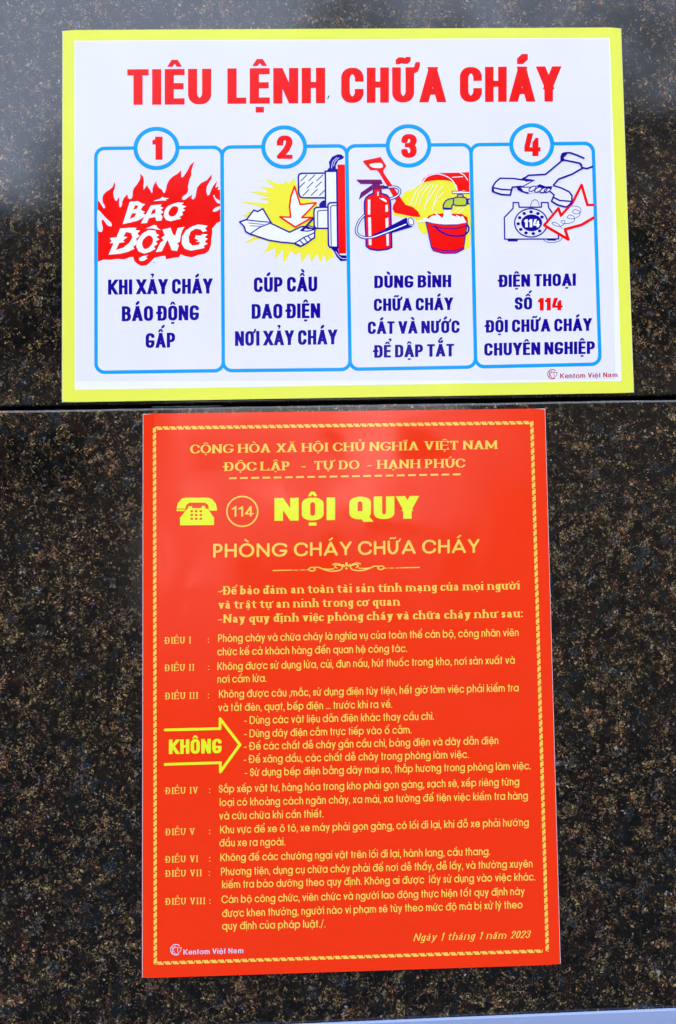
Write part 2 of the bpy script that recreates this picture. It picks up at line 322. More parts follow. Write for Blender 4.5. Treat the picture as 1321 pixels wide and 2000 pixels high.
def glyph(sty, ch):
    key = (sty, ch)
    if key in GC: return GC[key]
    S = STY[sty]; w, h = S['w'], S['h']; nib = S['nib'](w, h)
    ser = S.get('ser', 0); polys = []
    dec = unicodedata.normalize('NFD', ch); base, marks = dec[0], dec[1:]
    if base == '4' and S['nib'] is qnib:
        W = .66; P4 = [[(0, .2), (0, .42), (.2, 1), (.56, 1), (.33, .39), (.33, .2)], [(0, .2), (1, .2), (1, .39), (0, .39)], [(.5, 0), (.88, 0), (.88, .8), (.7, .8), (.5, .6)]]
        v, f = union([[(x * W, y) for x, y in p] for p in P4], 1e-5); GC[key] = (v, f, W, S['sb']); return GC[key]
    bar = base in 'Đđ'
    if bar: base = {'Đ': 'D', 'đ': 'd'}[base]
    if base in ',.:-/;':
        dot = S['nib'](max(w, .15), max(h, .15)); dw = max(w, .15)
        if base == '.': polys = sweep([(dw / 2, .075)], dot); W = dw
        elif base == ',': polys = sweep([(dw / 2, .075)], dot) + sweep([(dw * .7, .04), (dw * .4, -.14)], S['nib'](.09, .09)); W = dw
        elif base == ':': polys = sweep([(dw / 2, .1)], dot) + sweep([(dw / 2, .6)], dot); W = dw
        elif base == '-': polys = sweep([(.06, .36), (.3, .36)], qnib(.1, .1)); W = .36
        else: polys = sweep([(.04, -.05), (.3, 1.0)], rnib(.09, .09)); W = .34
        sb = .04
    else:
        upper = base in UP
        if upper:
            if base in S['WU']: W = S['WU'][base]
            else: W = {'1': .36, '4': .66}.get(base, .6) if sty != 'serifi' else {'1': .34}.get(base, .5)
            top = 1.0; src = UP[base]; r = S['r']
            if base == 'Q' and sty != 'fat': src = O_ + ";.6,.25 1,-.05"
            ym = lambda y: h / 2 + y * (1 - h)
        else:
            W = S['WL'][base]; xh = S['xh']; top = xh; src = S['LO'][base]; r = S['rl']
            def ym(y):
                if y <= 0: return h / 2 + y * .29
                if y <= 1: return h / 2 + y * (xh - h)
                return xh - h / 2 + (y - 1) * (1.02 - xh)
        W = max(W, w + 2 * ser if (ser and base in 'Iil1') else w)
        ins = w / 2 + (ser if base not in 'OCGQeoctTLEF0234' else 0)
        xm = lambda x: ins + x * (W - 2 * ins)
        for st in src.split(';'):
            p = path_of(st, S['rx'], r)
            q = [(xm(x), ym(y)) for x, y in p]
            polys += ssweep(q, st, S)
            if ser and base not in '0234':
                for e, nx in ((0, 1), (-1, -2)):
                    y = p[e][1]
                    if y in (0, 1, 2, -1) and abs(p[nx][1] - y) > .15 and '*' not in st.split()[0 if e == 0 else -1]:
                        yy = ym(y); yy = yy
                        polys.append([(q[e][0] - w / 2 - ser, yy - h / 2), (q[e][0] + w / 2 + ser, yy - h / 2), (q[e][0] + w / 2 + ser, yy + h / 2), (q[e][0] - w / 2 - ser, yy + h / 2)])
            if ser and base in 'TELF' and st.endswith(('1,1', '1,0', '0,1')) and abs(p[0][1] - p[-1][1]) < .01:
                for e in (0, -1):
                    x, y = q[e]
                    if base != 'T' and x < W * .5: continue
                    d = -.2 if y > .5 else .2
                    polys.append([(x - .04, y), (x + .05, y), (x + .05, y + d), (x - .04, y + d)])
        cx = W / 2
        if base in 'bhk': cx = W / 2
        mw, mh = S['mk'], S['mh']; mn = S['nib'](mw, mh)
        if base == 'i' and not any(k in '\u0300\u0301\u0303\u0309' for k in marks): polys += sweep([(cx, .97 - .02)], S['nib'](max(w, .13), max(h, .13)))
        if bar:
            if upper: polys.append([(-.10, .44), (W * .5, .44), (W * .5, .44 + max(h, .1)), (-.10, .44 + max(h, .1))])
            else: polys.append([(W * .42, .84), (W + .1, .84), (W + .1, .84 + max(.07, h * .6)), (W * .42, .84 + max(.07, h * .6))])
        hat = any(k in '\u0302\u0306' for k in marks); y0 = top + .07 + mh / 2
        tx = cx; ty = y0
        for k in marks:
            if k == '\u0302':
                if S['nib'] is qnib:
                    yb = top + .06
                    polys += [[(cx - .2, yb), (cx - .08, yb + .2), (cx + .01, yb + .2), (cx + .01, yb + .1), (cx - .06, yb)], [(cx + .2, yb), (cx + .08, yb + .2), (cx - .01, yb + .2), (cx - .01, yb + .1), (cx + .06, yb)]]
                else:
                    a = .15; polys += sweep([(cx - a, y0), (cx, y0 + .11), (cx + a, y0)], S['nib'](mw * .8, mh * .9))
            elif k == '\u0306':
                polys += sweep([(cx - .13, y0 + .11), (cx - .07, y0 + .01), (cx + .07, y0 + .01), (cx + .13, y0 + .11)], mn)
            elif k == '\u031b':
                x = W - w / 2
                polys += sweep([(x, top - h * .9), (x + w * .45 + .06, top - h * .4), (x + w * .5 + .10, top + .09)], S['nib'](max(w * .5, .08), max(h * .6, .08)))
        if hat: tx = cx + (.16 if '\u0302' in marks else 0); ty = y0 + .10 + mh * .9
        if '\u0302' in marks and '\u0309' in marks: tx = cx + .2; ty = y0 + .13
        if '\u0302' in marks and '\u0300' in marks and upper: tx = cx + .05; ty = y0 + .2
        sm = S['nib'](mw * .8, mh * .9) if hat else mn
        for k in marks:
            if k == '\u0301': polys += sweep([(tx - .06, ty), (tx + .08, ty + .13)], sm)
            elif k == '\u0300': polys += sweep([(tx + .06, ty), (tx - .08, ty + .13)], sm)
            elif k == '\u0303': 
                if '\u0302' in marks: tx = cx
                polys += sweep([(tx - .15, ty), (tx - .07, ty + .07), (tx + .06, ty + .01), (tx + .15, ty + .08)], S['nib'](mw * .7, mh * .8))
            elif k == '\u0309': polys += sweep([(tx - .08, ty + .17), (tx + .03, ty + .2), (tx + .08, ty + .14), (tx + .0, ty + .07), (tx + .0, ty)], S['nib'](mw * .62, mh * .7))
            elif k == '\u0323': polys += sweep([(cx, -.09 - max(mh, .12) / 2)], S['nib'](max(mw, w * .9), max(mh, .12)))
        sb = S['sb']
        if '\u031b' in marks: W += .08
    v, f = union(polys, 1e-5)
    sl = S.get('sl', 0)
    if sl: v = [(x + y * sl, y) for x, y in v]
    GC[key] = (v, f, W, sb); return GC[key]
def text2d(sty, s, x0, y0, x1, y1, cap):
    """lettering fitted between two baseline points of the photograph; returns photograph-space triangles"""
    S = STY[sty]; pen = 0; items = []; first = True
    for ch in s:
        if ch == ' ': pen += S['sp']; continue
        v, f, W, sb = glyph(sty, ch)
        if not first: pen += sb
        items.append((pen, v, f)); pen += W + sb; first = False; last = sb
    L = pen - last
    ux, uy = (x1 - x0) / L, (y1 - y0) / L
    V, F = [], []
    for px, v, f in items:
        o = len(V)
        for a, b in v: V.append((x0 + (px + a) * ux, y0 + (px + a) * uy - b * cap))
        F += [tuple(o + i for i in t) for t in f]
    return V, F

# ------------------------------------------------------------------ flat prints laid on a board
class Board:
    def __init__(s, root, z): s.root = root; s.z = z; s.loc = root.location.copy()
    def pt(s, u, v, layer):
        x, y = pin(u, v, s.z); p = wb(x, y, s.z + layer * 2.0e-5)
        return p - s.loc
    def put(s, name, V, F, mat, layer, parent=None, label=None):
        vv = [s.pt(u, v, layer) for u, v in V]
        ff = []
        for f in F:
            a, b, c = (vv[f[0]], vv[f[1]], vv[f[2]])
            n = (b - a).cross(c - a)
            ff.append(tuple(f) if n.y < 0 else tuple(f)[::-1])
        o = mesh(name, vv, ff, [M[mat]], None, parent or s.root)
        if label: o['label'] = label
        return o
    def multi(s, name, prims, layer, parent, label=None):
        """prims: (material, verts, faces) painted one above the other"""
        VV, FF, MI = [], [], []; mats = []
        for k, (mat, V, F) in enumerate(prims):
            if mat not in mats: mats.append(mat)
            o = len(VV); VV += [s.pt(u, v, layer + k * .5) for u, v in V]
            for f in F:
                a, b, c = VV[o + f[0]], VV[o + f[1]], VV[o + f[2]]
                t = tuple(o + i for i in f)
                FF.append(t if (b - a).cross(c - a).y < 0 else t[::-1]); MI.append(mats.index(mat))
        ob = mesh(name, VV, FF, [M[q] for q in mats], MI, parent)
        if label: ob['label'] = label
        return ob
def smooth(p, closed=True, n=3):
    out = []; N = len(p); rng = range(N) if closed else range(N - 1)
    for i in rng:
        a, b, c, d = (p[(i - 1) % N], p[i], p[(i + 1) % N], p[(i + 2) % N]) if closed else (p[max(i - 1, 0)], p[i], p[i + 1], p[min(i + 2, N - 1)])
        for k in range(n):
            t = k / n
            out.append(tuple(.5 * ((2 * b[j]) + (-a[j] + c[j]) * t + (2 * a[j] - 5 * b[j] + 4 * c[j] - d[j]) * t * t + (-a[j] + 3 * b[j] - 3 * c[j] + d[j]) * t ** 3) for j in (0, 1)))
    if not closed: out.append(p[-1])
    return out
def ellipse(cx, cy, rx, ry, n=48, rot=0):
    cr_, sr = math.cos(rot), math.sin(rot)
    return [(cx + rx * math.cos(a) * cr_ - ry * math.sin(a) * sr, cy + rx * math.cos(a) * sr + ry * math.sin(a) * cr_) for a in (2 * math.pi * k / n for k in range(n))]
class Draw:
    """collects painted shapes in the coordinates of an enlarged crop: x = ox + X / k"""
    def __init__(s, ox, oy, k): s.o = (ox, oy); s.k = k; s.p = []
    def m(s, V): return [(s.o[0] + x / s.k, s.o[1] + y / s.k) for x, y in V]
    def P(s, mat, *polys, sm=0):
        V, F = union([smooth(list(q), True, sm) if sm else list(q) for q in polys], 1e-3); s.p.append((mat, s.m(V), F)); return s
    def S(s, mat, w, *paths, closed=False, sm=0):
        if mat == 'blue': w *= 1.2
        pol = []
        for q in paths:
            q = list(q)
            if sm: q = smooth(q, closed, sm)
            if closed: q = q + [q[0]]
            pol += sweep(q, rnib(w, w, 8))
        V, F = union(pol, 1e-3); s.p.append((mat, s.m(V), F)); return s
    def T(s, mat, sty, txt, x0, y0, x1, y1, cap):
        V, F = text2d(sty, txt, x0, y0, x1, y1, cap); s.p.append((mat, s.m(V), F)); return s
def pts(t):
    n = [float(x) for x in t.replace(',', ' ').split()]
    return list(zip(n[::2], n[1::2]))

CORE = ink('raw_plastic_edge', (200, 196, 200), rough=.35)
def plate(name, corners, thick, root, mat, border, drop):
    """a thin printed board: flat middle, edges bent back a little; corners TL TR BR BL measured in the photograph"""
    loc = root.location
    P = [pin(u, v, thick) for u, v in corners]
    cx = sum(p[0] for p in P) / 4; cy = sum(p[1] for p in P) / 4
    def inset(d):
        out = []
        for i, (x, y) in enumerate(P):
            sx = 1 if i in (0, 3) else -1; sy = -1 if i in (0, 1) else 1
            out.append((x + sx * d, y + sy * .6 * d * 0))
        return out
    I = inset(border)
    rim = .0005; Pn = [(x + (rim if i in (0, 3) else -rim), y + (-rim if i in (0, 1) else rim)) for i, (x, y) in enumerate(P)]; Po = P; P = Pn
    V, F = [], []
    def add(x, y, z): V.append(wb(x, y, z) - loc); return len(V) - 1
    o = [add(x, y, thick - drop) for x, y in P]; n = [add(x, y, thick) for x, y in I]; b = [add(x, y, thick - drop - .0006) for x, y in Po]; bb = [add(x, y, .0006) for x, y in Po]
    F = [(n[3], n[2], n[1], n[0]), (o[3], n[3], n[0], o[0]), (n[2], o[2], o[1], n[1])]
    nb = [add(I[i][0], Po[i][1], thick - rim * .8) for i in range(4)]
    rimf = [(o[0], n[0], nb[0], b[0]), (n[0], n[1], nb[1], nb[0]), (n[1], o[1], b[1], nb[1]), (o[1], o[2], b[2], b[1]),
          (o[2], n[2], nb[2], b[2]), (n[2], n[3], nb[3], nb[2]), (n[3], o[3], b[3], nb[3]), (o[3], o[0], b[0], b[3])]
    side = [(b[0], nb[0], nb[1], b[1], bb[1], bb[0]), (b[1], b[2], bb[2], bb[1]), (b[2], nb[2], nb[3], b[3], bb[3], bb[2]), (b[3], b[0], bb[0], bb[3]), (bb[0], bb[1], bb[2], bb[3])]
    nf = len(F); F += rimf + side
    me = mesh(name, V, F, [M[mat], CORE], [0] * nf + [1] * (len(rimf) + len(side)), root)
    import bmesh
    bm = bmesh.new(); bm.from_mesh(me.data); bmesh.ops.recalc_face_normals(bm, faces=bm.faces)
    bm.faces.ensure_lookup_table()
    if bm.faces[0].normal.y > 0: bmesh.ops.reverse_faces(bm, faces=bm.faces)
    bm.to_mesh(me.data); bm.free()
    return me

# ------------------------------------------------------------------ unseen setting added for the gloss to reflect: ground, building, trees
v, f = boxv(-60, 60, -80, 30, -.3, 0)
mesh('ground', v, f, [PAVE], kind='structure')
ob = empty('added_building', (0, -9.65, 0), 'unseen low dark building added across the yard for the granite wall to reflect', 'building')  # unseen, shaped to cut the sky out of the granite's reflection
v, f = boxv(-16, 1.6, -4, 0, 0, 5.2); mesh('wall', v, f, [RENDERW], parent=ob)
v, f = boxv(1.6, 16, -4, .02, 0, 6.2); mesh('wall', v, f, [RENDERW], parent=ob)
v, f = boxv(-16.15, 1.59, -4.1, .12, 5.2, 5.35); mesh('roof', v, f, [RENDERW], parent=ob)
v, f = boxv(1.5, 16.15, -4.1, .14, 6.2, 6.35); mesh('roof', v, f, [RENDERW], parent=ob)
v, f = boxv(-1.35, 1.59, 0, .06, 2.15, 3.9); mesh('fascia', v, f, [LIGHTW], parent=ob)  # pale fascia and pillar added for light patches reflected on the red notice
v, f = boxv(-1.6, -1.0, .0, .08, 1.1, 2.149); mesh('pillar', v, f, [LIGHTW], parent=ob)
for (x0, x1, z0, z1) in [(-1.2, .38, 2.55, 3.1), (.9, 1.5, 2.55, 3.1), (-3.8, -2.2, 2.55, 3.1), (-3.2, -2.3, 3.9, 4.8), (-.9, .4, 4.1, 4.9), (2.4, 3.9, 3.9, 5.2)]:
    v, f = boxv(x0, x1, .025, .09, z0, z1); mesh('window', v, f, [GLASSD], parent=ob)

LEAF = plain('dark_foliage', (.035, .055, .022), rough=.6, scale=.8)  # unseen foliage added so the reflected sky fades gradually in the granite
rg = random.Random(11); V, F = [], []
for k in range(15000):
    x = rg.uniform(-17, 17)
    top = 8.9 + 1.2 * math.sin(x * .55 + 1.2) + .7 * math.sin(x * 1.4) + max(0, x + .5) * .5
    t = rg.random() ** 1.5; z = 4.2 + (top - 4.2) * t * (1 + .25 * rg.random()); y = -15 - rg.uniform(0, 3.5)
    r_ = rg.uniform(.10, .22); a, b = rg.uniform(0, 6.28), rg.uniform(-1, 1)
    u = Vector((math.cos(a), math.sin(a) * .4, b)).normalized() * r_; w = u.cross(Vector((rg.uniform(-1, 1), rg.uniform(-1, 1), rg.uniform(-1, 1)))).normalized() * r_ * .7
    c = Vector((x, y, z)); o_ = len(V); V += [c - u, c + w, c + u, c - w]; F.append((o_, o_ + 1, o_ + 2, o_ + 3))
mesh('added_tree_line', V, F, [LEAF], kind='stuff')

# ------------------------------------------------------------------ granite wall: two courses of slabs with an open joint
wall = empty('granite_wall', (0, 0, 0), 'polished black and brown granite wall that both notices are fixed to', 'wall')
XL, XR = -1.3, 1.3
def jy(u0, v0, u1, v1, x):
    (xa, ya), (xb, yb) = pin(u0, v0, 0), pin(u1, v1, 0); return ya + (yb - ya) * (x - xa) / (xb - xa)
def slab(name, below, above, ch_b, ch_t, x0, x1, depth=.02, n=360, seed=1):
    """one slab; below/above: functions x -> height; arrises a little uneven, with the odd chip"""
    rg = random.Random(seed); V = []; F = []; wob = [0, 0]; K = 7
    chips = [(rg.uniform(x0, x1), rg.uniform(.001, .0035), rg.uniform(.3, 1.1)) for _ in range(26)]
    for k in range(n + 1):
        x = x0 + (x1 - x0) * k / n
        wob = [w * .8 + rg.uniform(-1, 1) * .00010 for w in wob]
        c = sum(a * max(0, 1 - abs(x - p) / w_) for p, w_, a in chips) * .0007
        yb, yt = below(x) + wob[0], above(x) + wob[1]
        for y, z in [(yb, -depth), (yb, -ch_b), (yb + ch_b * .9 + c * .6, 0), (yt - ch_t * 1.1 - c, 0), (yt - ch_t * .35 - c * .4, -ch_t * .25), (yt, -ch_t), (yt, -depth)]: V.append(wb(x, y, z))
    for k in range(n):
        for i in range(K):
            j = (i + 1) % K; F.append((k * K + i, k * K + j, (k + 1) * K + j, (k + 1) * K + i))
    F.append(tuple(range(K))); F.append(tuple(range(n * K, n * K + K)))
    o = mesh(name, V, F, [GR], None, wall)
    import bmesh
    bm = bmesh.new(); bm.from_mesh(o.data); bmesh.ops.recalc_face_normals(bm, faces=bm.faces); bm.to_mesh(o.data); bm.free()
    return o
jt = lambda x: jy(0, 793.5, 1321, 771.5, x)      # underside of the upper slab
jb = lambda x: jy(0, 800.5, 1321, 779.5, x)      # top of the lower slab
slab('slab', jt, lambda x: 1.1, .0009, .001, XL, XR, seed=4)
slab('slab', lambda x: -.62, jb, .001, .0019, XL, XR)
slab('slab', lambda x: -1.399, lambda x: -.623, .001, .0024, XL, XR, n=40)
v, f = boxv(-14, 14, .021, .35, 0, 9); mesh('shade_backing', v, f, [MORTAR], parent=wall)  # carried up far out of view to throw shade over the yard

SEAL = plain('old_sealant', (.10, .095, .085), rough=.6, scale=200)
V, F = [], []; rg = random.Random(3)
for k in range(41):
    u = 297 + 137 * k / 40; vv = 795.2 - (u - 297) * .0165 + rg.uniform(-.25, .25)
    x, y = pin(u, vv, -.001); r_ = .00042 * (1 if 0 < k < 40 else .3) * rg.uniform(.7, 1.2)
    for j in range(6): V.append(wb(x, y + r_ * math.cos(j * math.pi / 3), -.001 + r_ * math.sin(j * math.pi / 3)))
    if k:
        for j in range(6): F.append(((k - 1) * 6 + j, (k - 1) * 6 + (j + 1) % 6, k * 6 + (j + 1) % 6, k * 6 + j))
F += [tuple(range(6)), tuple(range(240, 246))]
mesh('sealant_bead', V, F, [SEAL], None, wall)

# ------------------------------------------------------------------ upper notice
UC = [(121, 58.6), (1214.7, 53.6), (1239.8, 767.1), (120.2, 785.7)]
TH = .0025
px_, py_ = pin(680, 780, 0)
up = empty('fire_order_sign', wb(px_, py_, 0), 'white fire instruction sign with yellow border, large red title and four numbered picture panels', 'sign')
plate('board', UC, TH, up, 'yellow', .0088, .0007)
B = Board(up, TH)
B.put('white_field', [(145.6, 79.6), (1191.2, 73.8), (1214.3, 743.9), (146.4, 761.4)], [(0, 1, 2), (0, 2, 3)], 'white', 1)
B.put('tinted_field', [(147.4, 81), (1189, 75), (1202, 741.3), (147.8, 744.6)], [(0, 1, 2), (0, 2, 3)], 'field', 2)
def words(board, parent, name, mat, sty, lst, layer=4):
    V, F = [], []
    for it in lst:
        a, b = text2d(sty, *it); o = len(V); V += a; F += [tuple(o + i for i in t) for t in b]
    return board.put(name, V, F, mat, layer, parent)
for it in [('TIÊU', 249, 205, 413, 203.8, 69.5), ('LỆNH', 444.4, 203, 635.4, 201.6, 69.3), ('CHỮA', 666.6, 201.3, 869.9, 199.6, 68.8), ('CHÁY', 898.4, 199.6, 1093.8, 198.2, 68.6)]:
    words(B, up, 'title_word', 'red', 'title', [it])
B.put('ink_speck', *Draw(170, 80, 2.4925).P('black', pts('1176,266 1182,266 1180,272 1174,284 1170,283')).p[0][1:], 'black', 4)

specks = Draw(0, 0, 1); rg = random.Random(8)
for (u, v, r_) in [(301, 513, .9), (442, 545, .7), (1112, 732, .6)] + [(rg.uniform(160, 1180), rg.uniform(95, 735), rg.uniform(.3, .6)) for _ in range(14)]:
    specks.P('black', [(u + r_ * math.cos(a) * rg.uniform(.6, 1.3), v + r_ * math.sin(a) * rg.uniform(.6, 1.5)) for a in (k * 1.05 for k in range(6))])
VV, FF = [], []
for _, a_, b_ in specks.p: o_ = len(VV); VV += a_; FF += [tuple(o_ + i for i in t) for t in b_]
q_ = B.put('dust_specks', VV, FF, 'black', 16, up); q_['kind'] = 'stuff'
def frame_path(TL, TR, BR, BL, r=17):
    c = [TL, TR, BR, BL]; out = []
    for i in range(4):
        p = c[i]; a = c[i - 1]; b = c[(i + 1) % 4]
        def to(q):
            L = math.hypot(q[0] - p[0], q[1] - p[1]); return (p[0] + (q[0] - p[0]) / L * r, p[1] + (q[1] - p[1]) / L * r)
        s_, e_ = to(a), to(b)
        for k in range(9):
            t = k / 8 * math.pi / 2; ct, st = 1 - math.sin(t), 1 - math.cos(t)
            out.append((p[0] + (s_[0] - p[0]) * ct + (e_[0] - p[0]) * st, p[1] + (s_[1] - p[1]) * ct + (e_[1] - p[1]) * st))
    return out
boxes = [((187.6, 290), (433.9, 287.5), (436.5, 724), (188, 727.3)), ((434.2, 287.5), (677.5, 284.8), (684.2, 721.6), (436.6, 724)),
         ((677.3, 285), (919.8, 282.4), (929.4, 716.8), (684.3, 721.4)), ((920, 282.8), (1158.6, 279.8), (1172.5, 711.2), (929.6, 716.6))]
rings = [(306.0, 290.0, 41, 38.3), (555.4, 287.4, 40.8, 38.6), (798.2, 285.1, 40.6, 38.5), (1038.8, 282.7, 40, 38.2)]
nums = [('1', 298, 312.2, 317.8, 312.2, 45.2), ('2', 540.8, 310.6, 571.7, 310.4, 45.8), ('3', 784, 308.6, 814.3, 308.4, 46.6), ('4', 1024.3, 305.3, 1055.8, 305, 44.8)]
caps = [[('KHI XẢY CHÁY', 211.3, 575.5, 415, 573.2, 29.3), ('BÁO ĐỘNG', 238.2, 627.6, 389, 625.4, 29.3), ('GẤP', 284.7, 679.8, 342.5, 678.6, 29)],
        [('CÚP CẦU', 496, 570.8, 620, 569.2, 29), ('DAO ĐIỆN', 491.8, 622.8, 625.8, 621, 28.8), ('NƠI XẢY CHÁY', 459.3, 675.8, 658.7, 672.4, 28.8)],
        [('DÙNG BÌNH', 731.3, 562.8, 881.6, 561, 24.2), ('CHỮA CHÁY', 730.4, 607.8, 884.8, 605.4, 24.4), ('CÁT VÀ NƯỚC', 718.6, 652.6, 898, 650.3, 24.5), ('ĐỂ DẬP TẮT', 731.3, 698.8, 887, 696, 24.6)],
        [('ĐIỆN THOẠI', 975, 560.9, 1125, 558.2, 24.2), ('SỐ', 1005.6, 605, 1039.7, 604.4, 24.4), ('114', 1051, 606.7, 1099.2, 605.8, 24.6), ('ĐỘI CHỮA CHÁY', 949.3, 649.8, 1156, 646, 24.6), ('CHUYÊN NGHIỆP', 946, 694.9, 1162.3, 691, 24.6)]]
panels = []
for i in range(4):
    V, F = union(sweep((lambda q: q + [q[0]])(frame_path(*boxes[i])), rnib(7, 7, 12)), 1e-3)
    fr = B.put('instruction_panel', V, F, 'cyan', 3 + i * .25, up, ['panel one, fire alarm picture', 'panel two, hand pulling down a power switch', 'panel three, extinguisher, shovel, sand and bucket', 'panel four, hand lifting a dial telephone'][i])
    panels.append(fr)
    cx, cy, rx, ry = rings[i]
    d = Draw(0, 0, 1).P('field', ellipse(cx, cy, rx, ry)).S('cyan', 8.2, ellipse(cx, cy, rx, ry), closed=True)
    B.multi('number_badge', d.p, 5, fr)
    words(B, fr, 'number', 'red', 'number', [nums[i]], 7)
    for it in caps[i]:
        words(B, fr, 'caption_line', 'red' if it[0] == '114' else 'blue', 'number' if it[0] == '114' else 'caption', [it])

# panel one: flames and the jagged alarm words
d = Draw(180, 230, 5.0808)
flame = pts('''58 818 80 845 105 885 120 902 132 892 124 865 108 840 104 800 112 765 140 735 180 710 205 688 217 655 222 635 230 662 226 700 212 740 215 780 228 815 240 828 252 818 262 785
 272 812 268 850 272 885 285 890 297 868 300 835 315 800 345 766 357 768 356 795 375 808 395 800 403 770 405 730 415 700 445 665 470 625 482 595 478 556 500 575 512 597 515 640 508 680 512 717 525 700 549 664 556 690 575 715 592 748
 600 740 602 700 615 665 642 623 640 655 660 690 695 715 712 750 725 740 735 710 745 660 765 620 800 585 850 555 886 520 885 560 886 592 905 588 925 560 950 520 975 470 1018 434 1002 475 986 530 985 575 965 620 953 680 955 720 940 755 900 780 893 805
 910 818 935 805 960 785 997 765 985 800 1005 812 1025 790 1035 740 1045 690 1080 650 1140 620 1192 560 1185 605 1160 645 1140 680 1134 730 1145 772 1165 765 1180 725 1200 680 1242 628 1235 660 1222 695 1262 680 1245 715 1270 712 1272 760
 1274 1030 1240 1042 1210 1080 1193 1100 1195 1140 1185 1200 1182 1260 1160 1320 1120 1350 1060 1360 990 1385 930 1375 880 1355 865 1382 800 1392 735 1405 728 1370 680 1375 620 1390 580 1430 545 1462 490 1470 450 1450 420 1420 410 1380 370 1385 320 1405 250 1400 180 1410 120 1406 58 1428''')
d.P('red', flame)
d.P('field', smooth(pts('1204 775 1215 772 1228 798 1268 824 1270 850 1235 838'), True, 3), smooth(pts('1272 880 1225 892 1198 925 1225 932 1272 905'), True, 3),
    smooth(pts('54 925 85 935 110 965 160 1015 192 1045 192 1078 150 1065 112 1012 95 1030 108 1090 100 1128 80 1132 54 1100'), True, 3))
B.multi('flame_picture', d.p, 5, panels[0])
d = Draw(180, 230, 5.0808)
d.P('white', pts('375 835 455 828 500 852 528 858 500 885 484 915 525 935 508 955 540 965 505 995 450 1022 400 1036 305 1057'), pts('585 870 690 860 678 880 712 895 682 912 712 940 680 955 702 985 690 1020 640 1025 628 985 565 998 545 1045 485 1050 540 950'),
    pts('608 828 680 802 700 785 718 796 768 800 730 812 740 822 690 822'), pts('790 860 850 840 912 845 888 865 938 880 900 900 926 918 895 935 904 962 868 985 884 1003 830 1015 780 1028 735 1015 712 975 722 920 750 880'),
    pts('280 1100 400 1090 442 1095 430 1115 478 1120 450 1150 474 1175 438 1200 452 1250 408 1280 422 1300 360 1330 280 1350 165 1360 215 1245 175 1245 195 1225 178 1195 245 1185'),
    pts('535 1100 580 1080 610 1065 640 1068 650 1095 684 1114 630 1107 600 1098'), pts('465 1395 500 1375 558 1364 532 1385 552 1395 515 1420 475 1422'),
    pts('700 1110 780 1092 800 1150 825 1172 850 1095 918 1083 895 1120 882 1160 872 1230 842 1250 862 1265 845 1322 790 1315 770 1260 750 1212 720 1270 694 1325 633 1335 680 1240 712 1215 688 1190 722 1170'),
    pts('990 1080 1050 1060 1100 1065 1148 1074 1122 1100 1142 1122 1100 1135 1080 1110 1030 1100 980 1130 960 1180 965 1240 1000 1270 1060 1260 1075 1235 1028 1232 1060 1215 1022 1200 1030 1165 1075 1170 1100 1155 1148 1160 1118 1185 1148 1202 1118 1230 1148 1252 1108 1270 1118 1292 1060 1305 980 1320 920 1300 890 1250 895 1180 930 1120'))
d.P('white', pts('500 1150 560 1115 630 1120 640 1150 668 1165 638 1190 670 1205 632 1230 652 1250 612 1280 632 1300 580 1330 520 1350 460 1325 440 1280 450 1220'))
d.P('red', pts('428 870 462 872 445 902 408 915'), pts('400 948 442 950 420 985 372 1006'), pts('600 918 632 902 627 948 582 962'), smooth(pts('820 878 852 888 855 920 830 965 790 982 760 960 765 925 790 890'), True, 2),
    pts('340 1133 390 1145 402 1190 370 1242 310 1290 238 1312 272 1242 325 1235 308 1218 352 1185 312 1178'), smooth(pts('560 1168 600 1188 603 1240 562 1290 520 1302 498 1262 508 1210'), True, 2))
B.multi('alarm_words', d.p, 8, panels[0])

# panel two: hand and power switch
d = Draw(430, 230, 5.0808)
d.P('burst', pts('''445 598 540 642 600 656 650 655 632 618 690 650 700 625 735 598 750 650 780 700 800 780 940 830 1060 1000 1065 1280 1130 1335 1128 1385 1090 1390 1060 1442 1030 1350 1002 1442 965 1350 905 1432 885 1340 808 1438 795 1330 745 1362 705 1320 635 1442 622 1310 540 1402 552 1290 438 1342
 492 1240 400 1200 230 1250 345 1175 300 1100 300 1000 215 970 290 955 250 930 335 935 420 905 410 885 188 828 480 850 480 825 388 800 495 792 275 728 490 742 395 680 540 700'''))
B.multi('burst_picture', d.p, 5, panels[1])
d = Draw(430, 230, 5.0808)
d.P('white', pts('785 555 1040 550 1045 795 800 795'), pts('1045 530 1160 530 1160 870 1045 870'), pts('930 890 1070 890 1070 1100 930 1095'), pts('1070 840 1162 840 1165 1300 1080 1280'))
d.P('red', pts('1166 465 1240 465 1252 1348 1176 1350'))
d.P('blue', pts('1150 508 1167 508 1177 1300 1160 1300'), pts('1062 522 1088 490 1080 440 1112 388 1170 362 1205 366 1234 392 1218 408 1172 428 1150 475 1150 535 1062 535'),
    smooth(pts('985 880 992 848 1015 826 1042 822 1050 880'), True, 2), pts('1105 1276 1166 1278 1178 1345 1255 1360 1256 1420 1195 1422 1155 1375 1132 1330 1100 1292'))
d.P('white', pts('1178 1350 1255 1346 1256 1366 1200 1364'))
d.S('white', 5, pts('1108 500 1118 440 1160 395'), pts('1128 480 1140 440 1180 398'), pts('1150 1330 1200 1392 1256 1398'), sm=3)
d.S('blue', 14, frame_path((778, 550), (1075, 550), (1075, 795), (782, 795), 34)[9:] [:0] or pts('1040 550 812 552 785 562 777 590 780 750 795 785 825 795 1045 795'), pts('1045 530 1048 875'), pts('1045 532 1160 532'),
    pts('1066 888 955 890 936 905 932 940 934 1070 945 1092 965 1098 1068 1098'), pts('1160 842 1090 845 1072 860 1072 1000 1076 1265 1090 1285 1165 1300'))
